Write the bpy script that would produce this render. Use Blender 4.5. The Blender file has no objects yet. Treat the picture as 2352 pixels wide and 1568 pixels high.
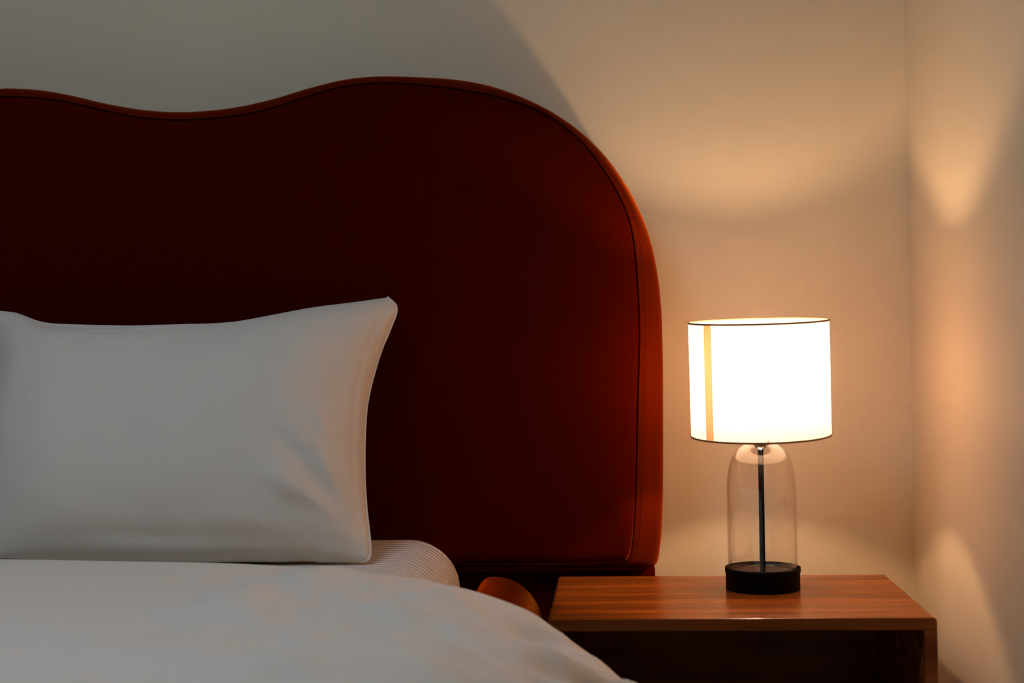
import bpy, bmesh, math, random
from mathutils import Vector, Matrix, noise

S = bpy.context.scene
COL = S.collection

# ------------------------------------------------------------------ camera
F_PX = 3400.0
YAW, PITCH, ROLL = 0.0672, 0.0011, -0.0172
CAM = Vector((0.0, -2.75, 0.91))
cy, sy = math.cos(YAW), math.sin(YAW)
f_ax, r_ax, u_ax = Vector((-sy, cy, 0)), Vector((cy, sy, 0)), Vector((0, 0, 1))
cp, sp = math.cos(PITCH), math.sin(PITCH)
f_ax, u_ax = cp*f_ax + sp*u_ax, cp*u_ax - sp*f_ax
cr, sr = math.cos(ROLL), math.sin(ROLL)
r_ax, u_ax = cr*r_ax + sr*u_ax, cr*u_ax - sr*r_ax
cd = bpy.data.cameras.new('camera')
cd.sensor_width = 36.0
cd.lens = F_PX/2352*36.0
cd.clip_start = 0.05
cd.dof.use_dof = True
cd.dof.focus_distance = 2.48
cd.dof.aperture_fstop = 3.2
co = bpy.data.objects.new('camera', cd)
COL.objects.link(co)
co.matrix_world = Matrix(((r_ax.x, u_ax.x, -f_ax.x, CAM.x), (r_ax.y, u_ax.y, -f_ax.y, CAM.y),
                          (r_ax.z, u_ax.z, -f_ax.z, CAM.z), (0, 0, 0, 1)))
S.camera = co

# ------------------------------------------------------------------ light and exposure
S.view_settings.view_transform = 'Standard'
S.view_settings.look = 'None'
S.view_settings.gamma = 1.0
S.view_settings.use_curve_mapping = False
S.view_settings.exposure = 0.0
w = bpy.data.worlds.new('world')
S.world = w
w.use_nodes = True
w.node_tree.nodes['Background'].inputs[0].default_value = (0.80, 0.93, 1.0, 1)
w.node_tree.nodes['Background'].inputs[1].default_value = 0.02
# added unseen area light over the bed, gives the cool ambient fill
ld = bpy.data.lights.new('cool_fill_light', 'AREA')
ld.shape = 'DISK'
ld.size = 0.9
ld.energy = 15.0
ld.color = (0.72, 0.92, 1.17)
lo = bpy.data.objects.new('cool_fill_light', ld)
COL.objects.link(lo)
lo.location = (-1.0, -1.75, 2.66)
BULB_COLOR = (1.0, 0.64, 0.38)
BULB_STRENGTH = 730.0


def at(px, py, axis, val):
    """point of the plane axis=val that stands at this place in the photograph"""
    d = f_ax + (px-1176)/F_PX*r_ax - (py-784)/F_PX*u_ax
    t = (val - CAM[axis])/d[axis]
    return CAM + t*d


# ------------------------------------------------------------------ materials
def mat(name, color, rough=0.6, **kw):
    m = bpy.data.materials.new(name)
    m.use_nodes = True
    b = m.node_tree.nodes['Principled BSDF']
    b.inputs['Base Color'].default_value = (*color, 1)
    b.inputs['Roughness'].default_value = rough
    for k, v in kw.items():
        b.inputs[k.replace('_', ' ')].default_value = v
    return m


def nodes(m):
    nt = m.node_tree
    return nt, nt.nodes, nt.links, nt.nodes['Principled BSDF']


def add_bump(m, scale, strength, dist=0.002, stretch=(1, 1, 1), detail=3.0):
    nt, N, L, b = nodes(m)
    tc = N.new('ShaderNodeTexCoord')
    mp = N.new('ShaderNodeMapping')
    mp.inputs['Scale'].default_value = stretch
    nz = N.new('ShaderNodeTexNoise')
    nz.inputs['Scale'].default_value = scale
    nz.inputs['Detail'].default_value = detail
    bp = N.new('ShaderNodeBump')
    bp.inputs['Strength'].default_value = strength
    bp.inputs['Distance'].default_value = dist
    L.new(tc.outputs['Object'], mp.inputs['Vector'])
    L.new(mp.outputs['Vector'], nz.inputs['Vector'])
    L.new(nz.outputs['Fac'], bp.inputs['Height'])
    L.new(bp.outputs['Normal'], b.inputs['Normal'])
    return nz, bp


def wall_mat():
    m = mat('cream_wall_paint', (0.78, 0.66, 0.465), 0.62)
    nt, N, L, b = nodes(m)
    nz, bp = add_bump(m, 3.0, 0.25, 0.006, (1, 1, 1), 6.0)
    n2 = N.new('ShaderNodeTexNoise')
    n2.inputs['Scale'].default_value = 2.3
    n2.inputs['Detail'].default_value = 4
    tc = N.new('ShaderNodeTexCoord')
    L.new(tc.outputs['Object'], n2.inputs['Vector'])
    rp = N.new('ShaderNodeValToRGB')
    rp.color_ramp.elements[0].position, rp.color_ramp.elements[1].position = 0.3, 0.7
    rp.color_ramp.elements[0].color = (0.765, 0.645, 0.45, 1)
    rp.color_ramp.elements[1].color = (0.795, 0.675, 0.48, 1)
    L.new(n2.outputs['Fac'], rp.inputs['Fac'])
    L.new(rp.outputs['Color'], b.inputs['Base Color'])
    return m


def wood_mat():
    m = mat('walnut_veneer', (0.3, 0.1, 0.03), 0.24, Specular_IOR_Level=0.30)
    nt, N, L, b = nodes(m)
    tc = N.new('ShaderNodeTexCoord')
    mp = N.new('ShaderNodeMapping')
    mp.inputs['Scale'].default_value = (1.6, 26.0, 26.0)
    n1 = N.new('ShaderNodeTexNoise')
    n1.inputs['Scale'].default_value = 1.0
    n1.inputs['Detail'].default_value = 5
    n1.inputs['Distortion'].default_value = 0.4
    mp2 = N.new('ShaderNodeMapping')
    mp2.inputs['Scale'].default_value = (7.0, 330.0, 330.0)
    n2 = N.new('ShaderNodeTexNoise')
    n2.inputs['Scale'].default_value = 1.0
    n2.inputs['Detail'].default_value = 3
    rp = N.new('ShaderNodeValToRGB')
    e = rp.color_ramp.elements
    e[0].position, e[1].position = 0.33, 0.68
    e[0].color, e[1].color = (0.205, 0.043, 0.0050, 1), (0.375, 0.098, 0.012, 1)
    mx = N.new('ShaderNodeMix')
    mx.data_type = 'RGBA'
    mx.blend_type = 'MULTIPLY'
    mx.inputs['Factor'].default_value = 0.55
    rp2 = N.new('ShaderNodeValToRGB')
    rp2.color_ramp.elements[0].position, rp2.color_ramp.elements[1].position = 0.3, 0.55
    rp2.color_ramp.elements[0].color = (0.62, 0.55, 0.5, 1)
    L.new(tc.outputs['Object'], mp.inputs['Vector'])
    L.new(tc.outputs['Object'], mp2.inputs['Vector'])
    L.new(mp.outputs['Vector'], n1.inputs['Vector'])
    L.new(mp2.outputs['Vector'], n2.inputs['Vector'])
    L.new(n1.outputs['Fac'], rp.inputs['Fac'])
    L.new(n2.outputs['Fac'], rp2.inputs['Fac'])
    L.new(rp.outputs['Color'], mx.inputs[6])
    L.new(rp2.outputs['Color'], mx.inputs[7])
    L.new(mx.outputs[2], b.inputs['Base Color'])
    bp = N.new('ShaderNodeBump')
    bp.inputs['Strength'].default_value = 0.35
    bp.inputs['Distance'].default_value = 0.0006
    L.new(n2.outputs['Fac'], bp.inputs['Height'])
    L.new(bp.outputs['Normal'], b.inputs['Normal'])
    return m


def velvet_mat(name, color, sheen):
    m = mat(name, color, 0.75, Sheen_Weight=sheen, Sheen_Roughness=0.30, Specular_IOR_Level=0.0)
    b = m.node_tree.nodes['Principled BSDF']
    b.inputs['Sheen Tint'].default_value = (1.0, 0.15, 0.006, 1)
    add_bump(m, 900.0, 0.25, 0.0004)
    return m


def sheet_mat():
    m = mat('ribbed_white_cotton', (0.80, 0.71, 0.62), 0.8)
    nt, N, L, b = nodes(m)
    tc = N.new('ShaderNodeTexCoord')
    wv = N.new('ShaderNodeTexWave')
    wv.wave_type = 'BANDS'
    wv.bands_direction = 'Y'
    wv.inputs['Scale'].default_value = 14.0
    wv.inputs['Distortion'].default_value = 0.25
    wv.inputs['Detail Scale'].default_value = 3.0
    bp = N.new('ShaderNodeBump')
    bp.inputs['Strength'].default_value = 0.9
    bp.inputs['Distance'].default_value = 0.005
    L.new(tc.outputs['Object'], wv.inputs['Vector'])
    L.new(wv.outputs['Fac'], bp.inputs['Height'])
    L.new(bp.outputs['Normal'], b.inputs['Normal'])
    return m


def glass_mat():
    m = bpy.data.materials.new('clear_thin_glass')
    m.use_nodes = True
    nt = m.node_tree
    N, L = nt.nodes, nt.links
    N.remove(N['Principled BSDF'])
    out = N['Material Output']
    tr = N.new('ShaderNodeBsdfTransparent')
    tr.inputs[0].default_value = (0.985, 0.975, 0.96, 1)
    gl = N.new('ShaderNodeBsdfGlossy')
    gl.inputs['Roughness'].default_value = 0.004
    gl.inputs[0].default_value = (1, 1, 1, 1)
    ge = N.new('ShaderNodeNewGeometry')
    mp = N.new('ShaderNodeMapRange')        # keeps the air-to-glass ratio on both faces of the thin wall
    mp.inputs['To Min'].default_value = 1.57
    mp.inputs['To Max'].default_value = 1/1.57
    fr = N.new('ShaderNodeFresnel')
    mx = N.new('ShaderNodeMixShader')
    L.new(ge.outputs['Backfacing'], mp.inputs['Value'])
    L.new(mp.outputs['Result'], fr.inputs['IOR'])
    L.new(fr.outputs[0], mx.inputs[0])
    L.new(tr.outputs[0], mx.inputs[1])
    L.new(gl.outputs[0], mx.inputs[2])
    L.new(mx.outputs[0], out.inputs[0])
    return m


def shade_mat(name, refl, trans):
    m = bpy.data.materials.new(name)
    m.use_nodes = True
    nt = m.node_tree
    N, L = nt.nodes, nt.links
    N.remove(N['Principled BSDF'])
    d = N.new('ShaderNodeBsdfDiffuse')
    d.inputs[0].default_value = (*refl, 1)
    t = N.new('ShaderNodeBsdfTranslucent')
    t.inputs[0].default_value = (*trans, 1)
    a = N.new('ShaderNodeAddShader')
    L.new(d.outputs[0], a.inputs[0])
    L.new(t.outputs[0], a.inputs[1])
    L.new(a.outputs[0], N['Material Output'].inputs[0])
    return m


def emit_mat(name, color, strength):
    m = mat(name, (0.8, 0.8, 0.8))
    b = m.node_tree.nodes['Principled BSDF']
    b.inputs['Emission Color'].default_value = (*color, 1)
    b.inputs['Emission Strength'].default_value = strength
    return m


M_WALL = wall_mat()
M_CEIL = mat('white_ceiling_paint', (0.75, 0.73, 0.70), 0.8)
M_FLOOR = mat('dark_floor_boards', (0.10, 0.06, 0.035), 0.5)
add_bump(M_FLOOR, 8.0, 0.2, 0.002, (1, 12, 1))
M_WOOD = wood_mat()
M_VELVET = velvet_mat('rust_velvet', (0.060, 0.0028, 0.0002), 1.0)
M_BAND_LIT = velvet_mat('rust_velvet_lit_edging', (0.105, 0.0085, 0.0006), 0.6)  # same velvet as the panel, with light on the edging put into the colour
M_SEAM = mat('dark_rust_piping', (0.012, 0.001, 0.0003), 0.9, Specular_IOR_Level=0.0)
M_LINEN = mat('white_cotton', (0.79, 0.695, 0.585), 0.85)
add_bump(M_LINEN, 700.0, 0.12, 0.0004, (1, 1, 1))
M_DUVET = mat('white_duvet_cotton', (0.88, 0.775, 0.66), 0.85)
add_bump(M_DUVET, 14.0, 0.10, 0.004, (1, 1, 1), 4)
M_SHEET = sheet_mat()
M_BLACK = mat('black_powder_coat', (0.0035, 0.003, 0.003), 0.6, Specular_IOR_Level=0.08)
M_DISC = mat('dark_bronze_disc', (0.055, 0.035, 0.024), 0.5)
M_SOCKET = mat('brown_socket', (0.10, 0.045, 0.02), 0.45)
M_SCREW = mat('bright_screw', (0.6, 0.55, 0.5), 0.35, Metallic=1.0)
M_COLLAR = mat('white_bulb_collar', (0.75, 0.72, 0.68), 0.5)
M_GLASS = glass_mat()
M_SHADE = shade_mat('white_shade_fabric', (0.47, 0.45, 0.43), (0.46, 0.37, 0.335))
M_STRIP = shade_mat('doubled_shade_fabric', (0.55, 0.42, 0.27), (0.30, 0.20, 0.10))
M_TRIM = mat('tan_shade_trim', (0.30, 0.17, 0.09), 0.7)
M_BULB = emit_mat('warm_bulb', BULB_COLOR, BULB_STRENGTH)


# ------------------------------------------------------------------ mesh helpers
def obj(name, bm, m, parent=None, smooth=True, recalc=True):
    if recalc:
        bmesh.ops.recalc_face_normals(bm, faces=bm.faces[:])
    me = bpy.data.meshes.new(name)
    bm.to_mesh(me)
    bm.free()
    if smooth:
        for p in me.polygons:
            p.use_smooth = True
    me.materials.append(m)
    o = bpy.data.objects.new(name, me)
    COL.objects.link(o)
    if parent:
        o.parent = parent
    return o


def thing(name, label, cat, loc=(0, 0, 0)):
    o = bpy.data.objects.new(name, None)
    o.empty_display_size = 0.05
    COL.objects.link(o)
    o.location = loc
    tag(o, label, cat)
    return o


def tag(o, label, cat, kind=None):
    o['label'] = label
    o['category'] = cat
    return o


def structure(o, label):
    o['kind'] = 'structure'
    o['label'] = label
    return o


def box(bm, x0, x1, y0, y1, z0, z1):
    vs = [bm.verts.new((x, y, z)) for x in (x0, x1) for y in (y0, y1) for z in (z0, z1)]
    for f in ((0, 1, 3, 2), (4, 6, 7, 5), (0, 4, 5, 1), (2, 3, 7, 6), (0, 2, 6, 4), (1, 5, 7, 3)):
        bm.faces.new([vs[i] for i in f])
    return vs


def bevel_all(bm, off, seg=3):
    bmesh.ops.bevel(bm, geom=bm.edges[:], offset=off, segments=seg, profile=0.5, affect='EDGES', clamp_overlap=True)


def lathe(bm, prof, n=64, closed=False):
    rings = []
    for (r, z) in prof:
        if r < 1e-6:
            rings.append([bm.verts.new((0, 0, z))])
        else:
            rings.append([bm.verts.new((r*math.cos(2*math.pi*i/n), r*math.sin(2*math.pi*i/n), z)) for i in range(n)])
    pairs = list(zip(rings, rings[1:]))
    if closed:
        pairs.append((rings[-1], rings[0]))
    for a, b in pairs:
        for i in range(n):
            j = (i+1) % n
            if len(a) == 1 and len(b) == 1:
                continue
            if len(a) == 1:
                bm.faces.new((a[0], b[i], b[j]))
            elif len(b) == 1:
                bm.faces.new((a[i], b[0], a[j]))
            else:
                bm.faces.new((a[i], b[i], b[j], a[j]))


def tube(bm, pts, rad, n=10, caps=True):
    pts = [Vector(p) for p in pts]
    rings = []
    for i, p in enumerate(pts):
        t = (pts[min(i+1, len(pts)-1)] - pts[max(i-1, 0)]).normalized()
        ref = Vector((0, 1, 0)) if abs(t.y) < 0.9 else Vector((1, 0, 0))
        a = t.cross(ref).normalized()
        b = t.cross(a)
        r = rad[i] if isinstance(rad, (list, tuple)) else rad
        rings.append([bm.verts.new(p + r*(math.cos(2*math.pi*k/n)*a + math.sin(2*math.pi*k/n)*b)) for k in range(n)])
    for q, s in zip(rings, rings[1:]):
        for k in range(n):
            bm.faces.new((q[k], q[(k+1) % n], s[(k+1) % n], s[k]))
    if caps:
        bm.faces.new(rings[0][::-1])
        bm.faces.new(rings[-1])


def catmull(pts, sub=8):
    pts = [Vector(p) for p in pts]
    out = []
    for i in range(len(pts)-1):
        p0, p1, p2, p3 = pts[max(i-1, 0)], pts[i], pts[i+1], pts[min(i+2, len(pts)-1)]
        # centripetal weights keep uneven points from overshooting
        def tj(ti, a, b): return ti + max((b-a).length, 1e-6)**0.5
        if (p1-p0).length < 1e-9: p0 = p1 - (p2-p1)
        if (p3-p2).length < 1e-9: p3 = p2 + (p2-p1)
        t0 = 0.0; t1 = tj(t0, p0, p1); t2 = tj(t1, p1, p2); t3 = tj(t2, p2, p3)
        for k in range(sub):
            t = t1 + (t2-t1)*k/sub
            A1 = (t1-t)/(t1-t0)*p0 + (t-t0)/(t1-t0)*p1
            A2 = (t2-t)/(t2-t1)*p1 + (t-t1)/(t2-t1)*p2
            A3 = (t3-t)/(t3-t2)*p2 + (t-t2)/(t3-t2)*p3
            B1 = (t2-t)/(t2-t0)*A1 + (t-t0)/(t2-t0)*A2
            B2 = (t3-t)/(t3-t1)*A2 + (t-t1)/(t3-t1)*A3
            out.append((t2-t)/(t2-t1)*B1 + (t-t1)/(t2-t1)*B2)
    out.append(pts[-1])
    return out


def resample(pts, n):
    pts = [Vector(p) for p in pts]
    acc = [0.0]
    for a, b in zip(pts, pts[1:]):
        acc.append(acc[-1] + (b-a).length)
    out, j = [], 0
    for i in range(n):
        s = acc[-1]*i/(n-1)
        while j < len(pts)-2 and acc[j+1] < s:
            j += 1
        t = (s-acc[j])/max(acc[j+1]-acc[j], 1e-9)
        out.append(pts[j].lerp(pts[j+1], min(max(t, 0), 1)))
    return out


def smoothstep(a, b, x):
    t = min(max((x-a)/(b-a), 0), 1)
    return t*t*(3-2*t)


# ------------------------------------------------------------------ the room
WY = 0.063                                  # face of the wall behind the bed
CX = at(2089, 700, 1, WY).x                 # the corner between the two walls
bm = bmesh.new(); box(bm, -3.2, CX+0.12, WY, WY+0.12, -0.02, 2.7)
structure(obj('wall_back', bm, M_WALL, smooth=False), 'cream painted wall behind the headboard')
bm = bmesh.new(); box(bm, CX, CX+0.12, -4.2, WY, -0.02, 2.7)
structure(obj('wall_right', bm, M_WALL, smooth=False), 'cream painted side wall right of the nightstand')
bm = bmesh.new(); box(bm, -3.2, CX+0.12, -4.2, WY+0.12, -0.1, 0.0)
structure(obj('floor', bm, M_FLOOR, smooth=False), 'dark floor under bed and nightstand')
bm = bmesh.new(); box(bm, -3.2, CX+0.12, -4.2, WY+0.12, 2.7, 2.8)
structure(obj('ceiling', bm, M_CEIL, smooth=False), 'white ceiling')

# ------------------------------------------------------------------ the bed
bed = thing('bed', 'wide bed with scalloped rust velvet headboard and rounded upholstered side rail', 'bed', (-1.096, -1.1, 0))
BO = Vector(bed.location)


def bed_part(name, bm, m, parent=None, smooth=True):
    bmesh.ops.translate(bm, verts=bm.verts[:], vec=-BO)
    return obj(name, bm, m, parent or bed, smooth)


OUT_PX = [(35, 207), (100, 210.5), (170, 222), (250, 241), (330, 255), (410, 261), (480, 259), (560, 249), (640, 230.5),
          (720, 207), (800, 188), (860, 181.5), (900, 180.5), (960, 182), (1030, 185.5), (1090, 193), (1150, 208),
          (1220, 236), (1280, 268), (1340, 311), (1400, 372), (1450, 447), (1485, 525), (1507, 612), (1518, 700),
          (1522, 800), (1523, 950), (1523, 1100), (1521, 1190), (1516, 1255), (1508, 1292), (1490, 1302.5), (1440, 1303.5)]
SEAM_PX = [(35, 222), (60, 223), (119, 228.5), (180, 240), (238, 254), (298, 268), (357, 276), (410, 277.5), (476, 274.5), (540, 268), (595, 259),
           (680, 232), (760, 205), (825, 193.5), (890, 190.5), (947, 193.5), (998, 199), (1072, 208.5), (1146, 223), (1200, 239),
           (1253, 261), (1313, 304), (1355, 345), (1399, 409), (1412, 432), (1436, 475), (1449, 510), (1455, 545), (1459, 586),
           (1462, 628), (1466, 678), (1468.5, 736), (1468, 820), (1464.5, 900), (1462, 1050), (1460, 1123), (1456, 1209),
           (1451, 1262), (1444, 1287), (1425, 1294), (1390, 1295)]
Y_OUT, Y_SEAM = -0.050, -0.128
outer = [at(px, py, 1, Y_OUT) for px, py in OUT_PX]
seam = [at(px, py, 1, Y_SEAM) for px, py in SEAM_PX]
o2 = [(p.x, p.z) for p in outer]
s2 = [(p.x, p.z) for p in seam]
MX = o2[0][0]                               # middle of the bed: the headboard is symmetric about it
BOT_O, BOT_S = o2[-1][1], s2[-1][1]
outer_c = resample(catmull([(x, 0, z) for x, z in o2], 10) + [Vector((MX, 0, BOT_O))], 380)
seam_c = resample(catmull([(x, 0, z) for x, z in s2], 10) + [Vector((MX, 0, BOT_S))], 1200)
# seam point that belongs to each outline point: nearest, moving only forward along the seam
pair, j = [], 0
for p in outer_c:
    best, bj = 1e9, j
    for k in range(j, min(j+60, len(seam_c))):
        d = (seam_c[k]-p).length
        if d < best:
            best, bj = d, k
    j = bj
    pair.append(seam_c[bj].copy())
pair[0], pair[-1] = Vector((MX, 0, pair[0].z)), Vector((MX, 0, BOT_S))
for _ in range(30):
    pair = [pair[0]] + [(pair[i-1]+2*pair[i]+pair[i+1])/4 for i in range(1, len(pair)-1)] + [pair[-1]]


def mirror_loop(half):                      # closed loop from the right half
    left = [Vector((2*MX-p.x, p.y, p.z)) for p in half[1:-1]][::-1]
    return list(half) + left


LO, LS = mirror_loop(outer_c), mirror_loop(pair)
NL = len(LO)


def inset_dir(loop, i):
    t = (loop[(i+4) % NL] - loop[(i-4) % NL])
    return Vector((t.z, 0, -t.x)).normalized()


DIR = [inset_dir(LS, i) for i in range(NL)]
INS = []                                    # the padding keeps a narrow rounding along the straight lower edge
for i in range(NL):
    h = LS[i].z - BOT_S
    INS.append(0.16 + 0.84*smoothstep(0.03, 0.30, h))
if sum(DIR[i].dot(Vector((MX, 0, 0.95))-LS[i]) for i in range(NL)) < 0:
    DIR = [-d for d in DIR]
for _ in range(6):
    DIR = [(DIR[i-1] + 2*DIR[i] + DIR[(i+1) % NL]).normalized() for i in range(NL)]


def ring(bm, fn):
    return [bm.verts.new(fn(i)) for i in range(NL)]


def skin(bm, a, b):
    for i in range(NL):
        bm.faces.new((a[i], a[(i+1) % NL], b[(i+1) % NL], b[i]))


# front panel: puffed towards its edge, closed at the back
bm = bmesh.new()
prof = [(-0.0015, Y_SEAM+0.010), (0.0, Y_SEAM-0.001), (0.004, Y_SEAM-0.0055), (0.010, Y_SEAM-0.0085), (0.022, Y_SEAM-0.0135), (0.040, Y_SEAM-0.0180),
        (0.065, Y_SEAM-0.0215), (0.095, Y_SEAM-0.0235), (0.125, Y_SEAM-0.0240)]
rings = []
for ins, yy in prof:
    rings.append(ring(bm, lambda i, ins=ins, yy=yy: LS[i] + DIR[i]*ins*INS[i] + Vector((0, yy-LS[i].y, 0))))
for a, b in zip(rings, rings[1:]):
    skin(bm, a, b)
bm.faces.new(rings[-1])
headboard = bed_part('headboard', bm, M_VELVET)
# border band from the seam round to the wall side
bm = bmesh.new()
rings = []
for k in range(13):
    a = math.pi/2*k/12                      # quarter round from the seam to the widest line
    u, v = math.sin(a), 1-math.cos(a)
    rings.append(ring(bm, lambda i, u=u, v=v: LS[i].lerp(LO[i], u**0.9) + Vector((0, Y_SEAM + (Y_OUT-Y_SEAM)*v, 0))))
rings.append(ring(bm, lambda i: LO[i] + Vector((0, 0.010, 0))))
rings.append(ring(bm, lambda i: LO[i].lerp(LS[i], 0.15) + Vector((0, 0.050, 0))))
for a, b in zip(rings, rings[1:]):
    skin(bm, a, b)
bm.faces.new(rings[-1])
border = bed_part('headboard_border', bm, M_BAND_LIT)
# seam piping and the stitching beside it
bm = bmesh.new()
pl = [LS[i] + Vector((0, Y_SEAM-0.0012, 0)) for i in range(NL)]
tube(bm, pl + [pl[0]], 0.0019, 8, False)
bed_part('seam', bm, M_SEAM, headboard)
for sx in (1, -1):
    bm = bmesh.new()
    for i in range(150, len(pair)-2):
        if pair[i].z < BOT_S+0.03:
            break
        p, q = pair[i], pair[i+1]
        tdir = (q-p)
        if tdir.z > -0.3*tdir.length:
            continue
        for k in range(max(1, int(tdir.length/0.0045))):
            c = p + tdir*(k/max(1, int(tdir.length/0.0045)))
            o = LO[i]
            d = (o-c); wdt = d.length
            if wdt < 0.012:
                continue
            fr = 0.011/wdt
            a = math.asin(min(1, fr**(1/0.9)))
            yy = Y_SEAM + (Y_OUT-Y_SEAM)*(1-math.cos(a)) - 0.0004
            c = c + d*fr
            x = c.x if sx > 0 else 2*MX-c.x
            h = 0.0015
            box(bm, x-0.0004, x+0.0004, yy-0.0003, yy+0.0008, c.z-h, c.z+h)
    bed_part('stitching', bm, M_SEAM, border, False)
# narrower upright below the padded headboard
xr = at(1505, 1312, 1, -0.095).x
bm = bmesh.new(); box(bm, 2*MX-xr, xr, -0.098, 0.050, 0.0, BOT_O+0.012); bevel_all(bm, 0.008, 2)
bed_part('headboard_base', bm, M_VELVET)
# rounded upholstered side rail
bm = bmesh.new()
RX, RL, RR, RB, RZ = -0.218, 0.043, 0.092, 0.118, 0.379
secs = []
for y, s in ((-0.115, 0.9), (-0.12, 0.97), (-0.135, 1.0), (-0.6, 1), (-1.2, 1), (-1.8, 1), (-2.17, 1.0), (-2.19, 0.95), (-2.2, 0.8)):
    rg = []
    for k in range(40):
        a = 2*math.pi*k/40
        c, s_ = math.cos(a), math.sin(a)
        e = 2/2.25
        rg.append(bm.verts.new((RX + s*(RR if c > 0 else RL)*math.copysign(abs(c)**e, c), y, RZ + s*RB*math.copysign(abs(s_)**e, s_))))
    secs.append(rg)
for a, b in zip(secs, secs[1:]):
    for k in range(40):
        bm.faces.new((a[k], a[(k+1) % 40], b[(k+1) % 40], b[k]))
bm.faces.new(secs[0]); bm.faces.new(secs[-1])
bed_part('side_rail', bm, M_VELVET)
# platform under the mattress and feet
bm = bmesh.new(); box(bm, 2*MX+0.25, -0.25, -2.18, -0.10, 0.24, 0.315); bevel_all(bm, 0.01, 2)
bed_part('platform', bm, M_VELVET)
for x in (2*MX+0.34, -0.34):
    for y in (-2.05, -0.3):
        bm = bmesh.new(); box(bm, x-0.03, x+0.03, y-0.03, y+0.03, 0.0, 0.242); bevel_all(bm, 0.006, 2)
        bed_part('leg', bm, M_BLACK)

# ------------------------------------------------------------------ mattress in its fitted sheet
MZ = 0.574
MR = at(1060, 1345, 1, -0.2).x
ML = 2*MX - MR
bm = bmesh.new()
secs = []
YB, YF = -0.157, -2.14
ys = [YB - 0.0 + 0.0, YB-0.006, YB-0.018, YB-0.04, YB-0.07] + [YB-0.07-(abs(YF-YB)-0.14)*k/24 for k in range(1, 25)] + [YF+0.04, YF+0.018, YF+0.006, YF]


def end_round(y, r):
    d = min(YB-y, y-YF)
    if d >= r:
        return 0.0
    return r - math.sqrt(max(0.0, r*r-(r-d)**2))


for y in ys:
    ins = end_round(y, 0.07)
    x0, x1, z0, z1 = ML+ins, MR-ins, 0.316+ins*0.6, MZ-ins*0.35
    rg = []
    R = 0.082
    for (cx, cz, a0) in ((x1-R, z1-R, 0), (x0+R, z1-R, 90), (x0+0.04, z0+0.04, 180), (x1-0.04, z0+0.04, 270)):
        rr = R if a0 < 180 else 0.04
        for k in range(11):
            a = math.radians(a0+9*k)
            rg.append(bm.verts.new((cx+rr*math.cos(a), y, cz+rr*math.sin(a))))
    secs.append(rg)
n = len(secs[0])
for a, b in zip(secs, secs[1:]):
    for k in range(n):
        bm.faces.new((a[k], a[(k+1) % n], b[(k+1) % n], b[k]))
bm.faces.new(secs[0]); bm.faces.new(secs[-1])
mat_o = obj('mattress', bm, M_SHEET)
tag(mat_o, 'mattress in a white ribbed fitted sheet, bare beside the pillow', 'mattress')

# ------------------------------------------------------------------ pillow leaning on the headboard
BOTTOM = (-0.497, 0.581)                    # (y, z) of the lower edge
TOP = (-0.190, 0.985)
pv = Vector((0, TOP[0]-BOTTOM[0], TOP[1]-BOTTOM[1]))
pn = Vector((0, -pv.z, pv.y)).normalized()  # towards the room and up


def lean(px, py):
    d = f_ax + (px-1176)/F_PX*r_ax - (py-784)/F_PX*u_ax
    p0 = Vector((0, BOTTOM[0], BOTTOM[1]))
    return CAM + d*((p0-CAM).dot(pn)/d.dot(pn))


top_e = [(-28, 705), (0, 715), (40, 722), (105, 747), (200, 756), (310, 760), (420, 758), (535, 752), (620, 736), (700, 719), (800, 701), (890, 683)]
right_e = [(826, 1294), (847, 1284), (851, 1262), (848, 1225), (842, 1170), (838, 1110), (838, 1000), (845, 920), (862, 850), (878, 800), (893, 764), (911, 706), (890, 683)]
bot_e = [(-45, 1280), (100, 1284), (300, 1288), (480, 1291), (560, 1288), (640, 1290), (700, 1287), (740, 1292), (790, 1292), (826, 1294)]
left_e = [(-45, 1280), (-40, 1180), (-30, 1050), (-22, 940), (-12, 840), (-14, 780), (-22, 740), (-28, 705)]
NU, NV = 240, 160
Ct = resample(catmull([lean(*p) for p in top_e]), NU)
Cb = resample(catmull([lean(*p) for p in bot_e]), NU)
Cr = resample(catmull([lean(*p) for p in right_e]), NV)
Cl = resample(catmull([lean(*p) for p in left_e]), NV)


def fold(u, v, a, b, wdt):                  # a soft crease from a to b, 1 on it and 0 away from it
    ax, ay = a; bx, by = b
    dx, dy = bx-ax, by-ay
    l2 = dx*dx+dy*dy
    t = min(max(((u-ax)*dx+(v-ay)*dy)/l2, 0), 1)
    d = math.hypot(u-ax-t*dx, (v-ay-t*dy)*0.66)
    return math.exp(-(d/wdt)**2) * math.sin(math.pi*min(max(t*0.9+0.05, 0), 1))**0.7


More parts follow.
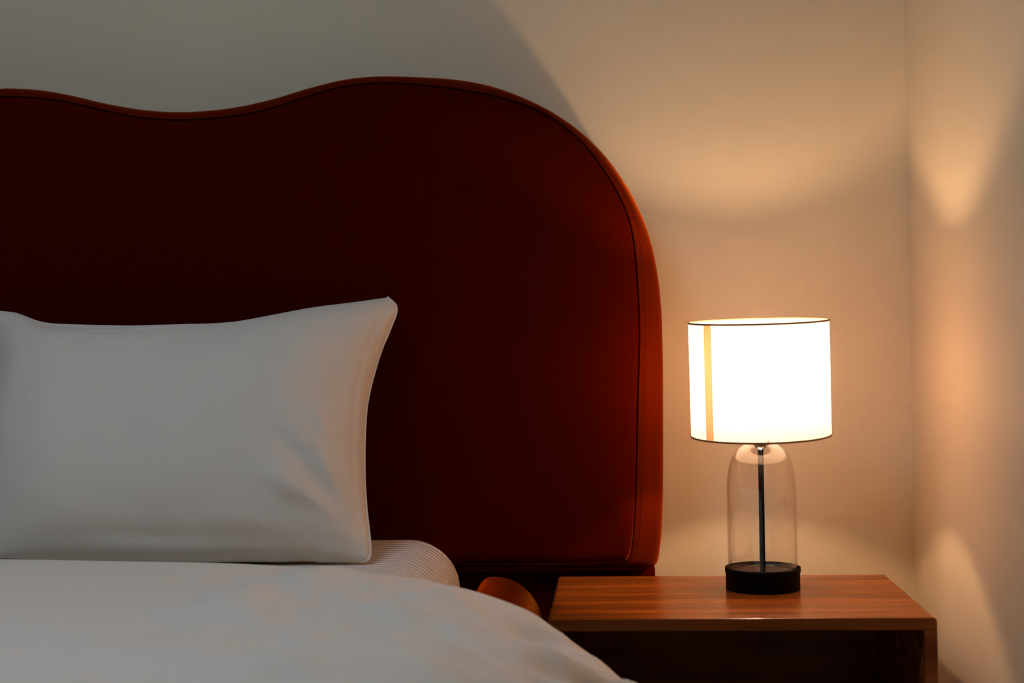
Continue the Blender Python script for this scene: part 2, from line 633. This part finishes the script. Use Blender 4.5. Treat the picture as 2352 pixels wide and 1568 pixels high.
FOLDS = [((0.99, 0.03), (0.76, 0.24), 0.020, 0.012), ((0.98, 0.10), (0.80, 0.36), 0.016, -0.010), ((0.985, 0.20), (0.89, 0.48), 0.014, 0.008),
         ((0.97, 0.02), (0.62, 0.10), 0.015, 0.007), ((0.99, 0.06), (0.78, 0.16), 0.011, -0.006), ((0.985, 0.42), (0.91, 0.72), 0.018, -0.006),
         ((0.10, 0.955), (0.42, 0.90), 0.013, -0.008), ((0.22, 0.93), (0.55, 0.945), 0.011, 0.006), ((0.14, 0.90), (0.36, 0.865), 0.010, -0.004),
         ((0.02, 0.97), (0.13, 0.86), 0.014, -0.007), ((0.03, 0.80), (0.06, 0.55), 0.02, -0.006), ((0.05, 0.03), (0.5, 0.055), 0.011, -0.006),
         ((0.98, 0.97), (0.78, 0.82), 0.022, 0.006), ((0.45, 0.62), (0.8, 0.66), 0.006, -0.0012), ((0.12, 0.93), (0.50, 0.935), 0.012, -0.009), ((0.28, 0.885), (0.52, 0.93), 0.009, 0.006), ((0.30, 0.06), (0.85, 0.045), 0.010, -0.007), ((0.975, 0.10), (0.90, 0.34), 0.012, 0.010), ((0.88, 0.05), (0.97, 0.045), 0.008, -0.005)]
bm = bmesh.new()
front, back = [], []
rnd = random.Random(4)
for jv in range(NV):
    v = jv/(NV-1)
    fr, bk = [], []
    for iu in range(NU):
        u = iu/(NU-1)
        p = (1-v)*Cb[iu] + v*Ct[iu] + (1-u)*Cl[jv] + u*Cr[jv] - ((1-u)*(1-v)*Cb[0] + u*(1-v)*Cb[-1] + (1-u)*v*Ct[0] + u*v*Ct[-1])
        e = (4*u*(1-u))*(4*v*(1-v))
        hem = smoothstep(0.0, 0.035, min(u, 1-u))
        prof_u = (1-abs(2*u-1)**4.6)**0.72
        prof_v = (1-abs(2*v-1)**2.4)**0.72
        bulge = prof_u*prof_v
        w_ = noise.noise(Vector((u*5.0, v*3.5, 1.7)))*0.006 + noise.noise(Vector((u*11, v*7, 5.1)))*0.0025
        for a, b, wd, amp in FOLDS:
            w_ += 0.85*amp*fold(u, v, a, b, wd*1.45)
        edge = min(1.0, e*3.0)
        hemline = -0.0022*math.exp(-((u-0.978)/0.0035)**2)*smoothstep(0.02, 0.08, v)*smoothstep(0.02, 0.08, 1-v)
        tf = 0.112*bulge + w_*edge + 0.0025 + hemline + 0.004*smoothstep(0.7, 1.0, u)*edge*noise.noise(Vector((u*6, v*22, 8.8)))
        tb = 0.062*bulge + 0.0025
        if iu in (0, NU-1) or jv in (0, NV-1):
            q = p + pn*(0.0015*noise.noise(Vector((u*30, v*30, 0))))
            vtx = bm.verts.new(q)
            fr.append(vtx); bk.append(vtx)
        else:
            fr.append(bm.verts.new(p + pn*tf))
            bk.append(bm.verts.new(p - pn*tb))
    front.append(fr); back.append(bk)
for jv in range(NV-1):
    for iu in range(NU-1):
        bm.faces.new((front[jv][iu], front[jv][iu+1], front[jv+1][iu+1], front[jv+1][iu]))
        b4 = (back[jv][iu], back[jv+1][iu], back[jv+1][iu+1], back[jv][iu+1])
        bm.faces.new(b4)
for v_ in bm.verts:                         # rests on the mattress
    v_.co.z = max(v_.co.z, MZ+0.004)
pil = obj('pillow', bm, M_LINEN)
tag(pil, 'plump white pillow leaning upright against the rust headboard', 'pillow')
bm = bmesh.new()
tube(bm, [p + pn*0.001 for p in Cr], 0.0020, 8)
for v_ in bm.verts:
    v_.co.z = max(v_.co.z, MZ+0.004)
po = obj('side_seam', bm, M_LINEN, pil)

# ------------------------------------------------------------------ duvet
REAR = [(-420, 1279, -0.545), (0, 1281, -0.545), (300, 1286, -0.55), (500, 1290, -0.56), (700, 1299, -0.59), (840, 1311, -0.625), (950, 1325, -0.66),
        (1060, 1346, -0.69), (1150, 1374, -0.71), (1230, 1410, -0.72), (1280, 1444, -0.73), (1330, 1481, -0.74), (1365, 1505, -0.745),
        (1440, 1568, -0.75), (1505, 1645, -0.76), (1560, 1750, -0.77), (1595, 1880, -0.775), (1615, 2040, -0.78), (1622, 2180, -0.78)]
rear = [at(px, py, 1, y) for px, py, y in REAR]
rear = [Vector((MX, -0.545, rear[0].z))] + [p for p in rear if p.x > MX+0.02]
rear_r = resample(catmull(rear, 8), 200)
NS, NT = len(rear_r), 150
FOOT = -2.30
NRM = []
for i, p in enumerate(rear_r):
    t = rear_r[min(i+1, NS-1)] - rear_r[max(i-1, 0)]
    nn = Vector((-t.z, 0, t.x))
    if nn.z < 0 or nn.length < 1e-6:
        nn = Vector((t.z, 0, -t.x)) if nn.length > 1e-6 else Vector((0, 0, 1))
    n0 = Vector((-t.z, 0, t.x)).normalized()
    NRM.append(n0 if n0.x + n0.z > 0 else -n0)
ZT = rear_r[0].z
acc = 0.0
ARC = []
for i, p in enumerate(rear_r):
    if i:
        acc += (p-rear_r[i-1]).length
    ARC.append(acc)


def duvet_h(s, y, drop):
    """how far the cloth stands off its smooth form; s across the bed, y along it"""
    side = smoothstep(0.010, 0.12, drop)
    mid = smoothstep(0.40, 0.75, s)
    h = 0.008*noise.noise(Vector((s*2.6, y*3.0, 3.3)))
    h += 0.005*noise.noise(Vector((s*6.5+y*3.5, y*6.0, 7.7)))
    h += mid*0.026*noise.noise(Vector((s*6.0-y*6.0, y*9.0+s*4.0, 1.1)))
    h += mid*0.009*noise.noise(Vector((s*15.0+y*9.0, y*17.0-s*6.0, 4.1)))
    q = y + 0.30*noise.noise(Vector((s*1.9, y*2.1, 9.4))) - 0.30*s
    h += side*(0.034*noise.noise(Vector((s*1.6, q*9.0, 2.2))) + 0.023*noise.noise(Vector((s*3.0, q*21.0, 6.2))))
    return h


bm = bmesh.new()
THICK = 0.022
top_g, bot_g = [], []
for jt in range(NT):
    t = (jt/(NT-1))**1.15
    rt, rb = [], []
    for i, p in enumerate(rear_r):
        y = p.y + (FOOT-p.y)*t
        dist = p.y - y
        drop = ZT - p.z
        h = duvet_h(ARC[i], y, drop)*smoothstep(0.0, 0.11, dist) + 0.004*smoothstep(0.05, 0.4, dist)
        flare = smoothstep(0.0, 0.3, drop)*0.02*smoothstep(0.1, 0.6, dist)
        rnd_e = THICK*0.5*(1-math.sqrt(1-(1-min(dist/0.011, 1))**2))   # rolled edge
        q = Vector((p.x+flare, y, p.z)) + NRM[i]*(max(h, -0.015 if p.x < MR+0.03 else -0.05) - rnd_e)
        g = Vector((p.x+flare, y, p.z)) - NRM[i]*(THICK - rnd_e - (min(h, 0) if p.x >= MR+0.03 else 0))
        if p.x < MR+0.004:
            g.z = max(g.z, MZ+0.0012)
        elif p.x < MR+0.03:
            g.x = max(g.x, MR+0.004)
        if p.x < MR+0.02:
            q.z = max(q.z, g.z+0.004)
        rt.append(q); rb.append(g)
    top_g.append(rt); bot_g.append(rb)


def both_halves(row):
    return [Vector((2*MX-p.x, p.y, p.z)) for p in row[:0:-1]] + list(row)


vt = [[bm.verts.new(p) for p in both_halves(r)] for r in top_g]
vb = [[bm.verts.new(p) for p in both_halves(r)] for r in bot_g]
NW = len(vt[0])
for j_ in range(NT-1):
    for i in range(NW-1):
        bm.faces.new((vt[j_][i], vt[j_][i+1], vt[j_+1][i+1], vt[j_+1][i]))
        bm.faces.new((vb[j_][i], vb[j_+1][i], vb[j_+1][i+1], vb[j_][i+1]))
    for i in (0, NW-1):
        bm.faces.new((vt[j_][i], vt[j_+1][i], vb[j_+1][i], vb[j_][i]))
for j_ in (0, NT-1):
    for i in range(NW-1):
        bm.faces.new((vt[j_][i], vt[j_][i+1], vb[j_][i+1], vb[j_][i]))
duv = obj('duvet', bm, M_DUVET)
tag(duv, 'white duvet spread over the bed, sloping down its right side', 'duvet')

# ------------------------------------------------------------------ nightstand
NX0, NX1, NY0, NY1, NZ = -0.1012, 0.466, -0.5585, -0.1585, 0.50
ns = thing('nightstand', 'walnut veneer nightstand with open compartment, carrying the table lamp', 'nightstand', ((NX0+NX1)/2, (NY0+NY1)/2, 0))
NO = Vector(ns.location)
TH = 0.0185


def ns_part(name, x0, x1, y0, y1, z0, z1, bev=0.0012, seg=2):
    bm = bmesh.new()
    box(bm, x0, x1, y0, y1, z0, z1)
    if bev:
        bevel_all(bm, bev, seg)
    bmesh.ops.translate(bm, verts=bm.verts[:], vec=-NO)
    return obj(name, bm, M_WOOD, ns, False)


def rounded_plan(name):                     # top board with softened corners in plan and at its long upper edges
    bm = bmesh.new()
    vs = box(bm, NX0, NX1, NY0, NY1, NZ-TH, NZ)
    ed = [e for e in bm.edges if abs(e.verts[0].co.z-e.verts[1].co.z) < 1e-6 and abs(e.verts[0].co.x-e.verts[1].co.x) < 1e-6 and e.verts[0].co.z > NZ-1e-4]
    bmesh.ops.bevel(bm, geom=ed, offset=0.006, segments=5, profile=0.5, affect='EDGES')
    ed = [e for e in bm.edges if e.calc_face_angle(0) > 0.9]
    bmesh.ops.bevel(bm, geom=ed, offset=0.0012, segments=2, profile=0.5, affect='EDGES')
    bmesh.ops.translate(bm, verts=bm.verts[:], vec=-NO)
    return obj(name, bm, M_WOOD, ns, False)


rounded_plan('tabletop')
ns_part('side_panel', NX0, NX0+TH, NY0, NY1, 0.0, NZ-TH)
ns_part('side_panel', NX1-TH, NX1, NY0, NY1, 0.0, NZ-TH)
ns_part('back_panel', NX0+TH, NX1-TH, NY1-0.012, NY1-0.002, 0.06, NZ-TH)
ns_part('shelf', NX0+TH, NX1-TH, NY0+0.004, NY1-0.012, 0.20, 0.20+TH)
ns_part('bottom_panel', NX0+TH, NX1-TH, NY0+0.004, NY1-0.012, 0.06, 0.06+TH)

# ------------------------------------------------------------------ table lamp
LX, LY = 0.2410, -0.2970
lamp = thing('table_lamp', 'lit table lamp with white drum shade on clear glass dome base', 'lamp', (LX, LY, NZ))
RBASE = 0.0603
bm = bmesh.new()
lathe(bm, [(0, 0.0), (RBASE-0.0005, 0.0), (RBASE, 0.0006), (RBASE, 0.0275), (RBASE+0.0012, 0.0285), (RBASE+0.0012, 0.0355), (RBASE+0.0004, 0.0362),
           (RBASE-0.0010, 0.0358), (RBASE-0.0015, 0.0345), (RBASE-0.0015, 0.0275), (0, 0.0275)], 96)
obj('base', bm, M_BLACK, lamp)
bm = bmesh.new()
lathe(bm, [(0, 0.0276), (0.0530, 0.0276), (0.0535, 0.0280), (0.0530, 0.0284), (0, 0.0284)], 96)
obj('base_disc', bm, M_DISC, lamp)
# glass dome: thin wall, inside and outside
dome = [(0.0566, 0.0280), (0.0568, 0.060), (0.0570, 0.120), (0.0570, 0.160), (0.0563, 0.178), (0.0546, 0.193), (0.0515, 0.207), (0.0470, 0.2175),
        (0.0410, 0.2258), (0.0345, 0.2322), (0.0280, 0.2366), (0.0230, 0.2390), (0.0195, 0.2402)]
dome = [(p.x, p.z) for p in catmull([(r, 0, z) for r, z in dome], 4)]
inner = []
for i, (r, z) in enumerate(dome):
    a, b = dome[max(i-1, 0)], dome[min(i+1, len(dome)-1)]
    tx, tz = b[0]-a[0], b[1]-a[1]
    l = math.hypot(tx, tz)
    inner.append((r - 0.0022*tz/l, z + 0.0022*tx/l))
bm = bmesh.new()
lathe(bm, dome + inner[::-1], 96, closed=True)
obj('glass_dome', bm, M_GLASS, lamp)['label'] = 'clear glass dome'
bm = bmesh.new()
lathe(bm, [(0, 0.0284), (0.0046, 0.0284), (0.0046, 0.2310), (0, 0.2310)], 24)
pole = obj('pole', bm, M_BLACK, lamp)
for zz in (0.2222, 0.2278):
    bm = bmesh.new()
    bmesh.ops.create_uvsphere(bm, u_segments=12, v_segments=8, radius=0.0007)
    bmesh.ops.translate(bm, verts=bm.verts[:], vec=(0.0006, -0.0046, zz))
    obj('screw', bm, M_SCREW, pole)
bm = bmesh.new()
lathe(bm, [(0, 0.2310), (0.0078, 0.2310), (0.0084, 0.2318), (0.0105, 0.2345), (0.0150, 0.2385), (0.0166, 0.2405), (0.0200, 0.2412), (0.0200, 0.2440), (0.0165, 0.2450), (0.0160, 0.2500), (0.0160, 0.2530), (0.0150, 0.2540), (0.0140, 0.2570),
           (0.0140, 0.3000), (0.0120, 0.3030), (0, 0.3030)], 48)
sock = obj('socket', bm, M_SOCKET, lamp)
bm = bmesh.new()
lathe(bm, [(0, 0.3031), (0.009, 0.3031), (0.0095, 0.318), (0.0100, 0.325), (0.0108, 0.332), (0.0110, 0.3358), (0.0106, 0.3362), (0, 0.3362)], 32)
bulb = obj('light_bulb', bm, M_COLLAR, lamp)
bm = bmesh.new()
lathe(bm, [(0, 0.3363), (0.0106, 0.3363), (0.0130, 0.3400), (0.0139, 0.3445), (0.0140, 0.349), (0.0131, 0.3555), (0.0105, 0.3607), (0.0065, 0.3640), (0, 0.3652)], 32)
obj('bulb_dome', bm, M_BULB, bulb)
# the shade hangs a little crooked on its fitter, leaning towards the room and the bed
RS, SH = 0.1140, 0.1870
bm = bmesh.new()
n = 128
lo_ = [bm.verts.new((RS*math.cos(2*math.pi*i/n), RS*math.sin(2*math.pi*i/n), -SH/2)) for i in range(n)]
prev = lo_
for k in range(1, 9):
    z = -SH/2 + SH*k/8
    cur = [bm.verts.new((RS*math.cos(2*math.pi*i/n), RS*math.sin(2*math.pi*i/n), z)) for i in range(n)]
    for i in range(n):
        bm.faces.new((prev[i], prev[(i+1) % n], cur[(i+1) % n], cur[i]))
    prev = cur
shade = obj('lamp_shade', bm, M_SHADE, lamp)
shade.location = (0.0003, 0, 0.3455)
shade.rotation_euler = (0.056, -0.012, 0)
for z in (-SH/2, SH/2):
    bm = bmesh.new()
    lathe(bm, [(RS+0.0011*math.cos(a), z+0.0016*math.sin(a)) for a in [2*math.pi*k/10 for k in range(10)]], 128, closed=True)
    obj('shade_rim', bm, M_TRIM, shade)
bm = bmesh.new()
a0 = math.radians(180+35.5)                 # where the fabric overlaps, left of the front
arc = []
for k in range(7):
    a = a0 + math.radians(8.6)*k/6
    arc.append((a, bm.verts.new(((RS+0.0010)*math.cos(a), (RS+0.0010)*math.sin(a), -SH/2+0.001)),
                bm.verts.new(((RS+0.0010)*math.cos(a), (RS+0.0010)*math.sin(a), SH/2-0.001))))
for q, r in zip(arc, arc[1:]):
    bm.faces.new((q[1], r[1], r[2], q[2]))
obj('shade_seam', bm, M_STRIP, shade)['label'] = 'tan overlap strip on the white shade'
bm = bmesh.new()
for k in range(3):
    a = math.radians(30+120*k)
    tube(bm, [(0.018*math.cos(a), 0.018*math.sin(a), -SH/2+0.004), ((RS-0.001)*math.cos(a), (RS-0.001)*math.sin(a), -SH/2+0.004)], 0.0012, 8)
lathe(bm, [(0.0185+0.0016*math.cos(a), -SH/2+0.004+0.0016*math.sin(a)) for a in [2*math.pi*k/8 for k in range(8)]], 40, closed=True)
obj('shade_fitter', bm, M_SOCKET, shade)
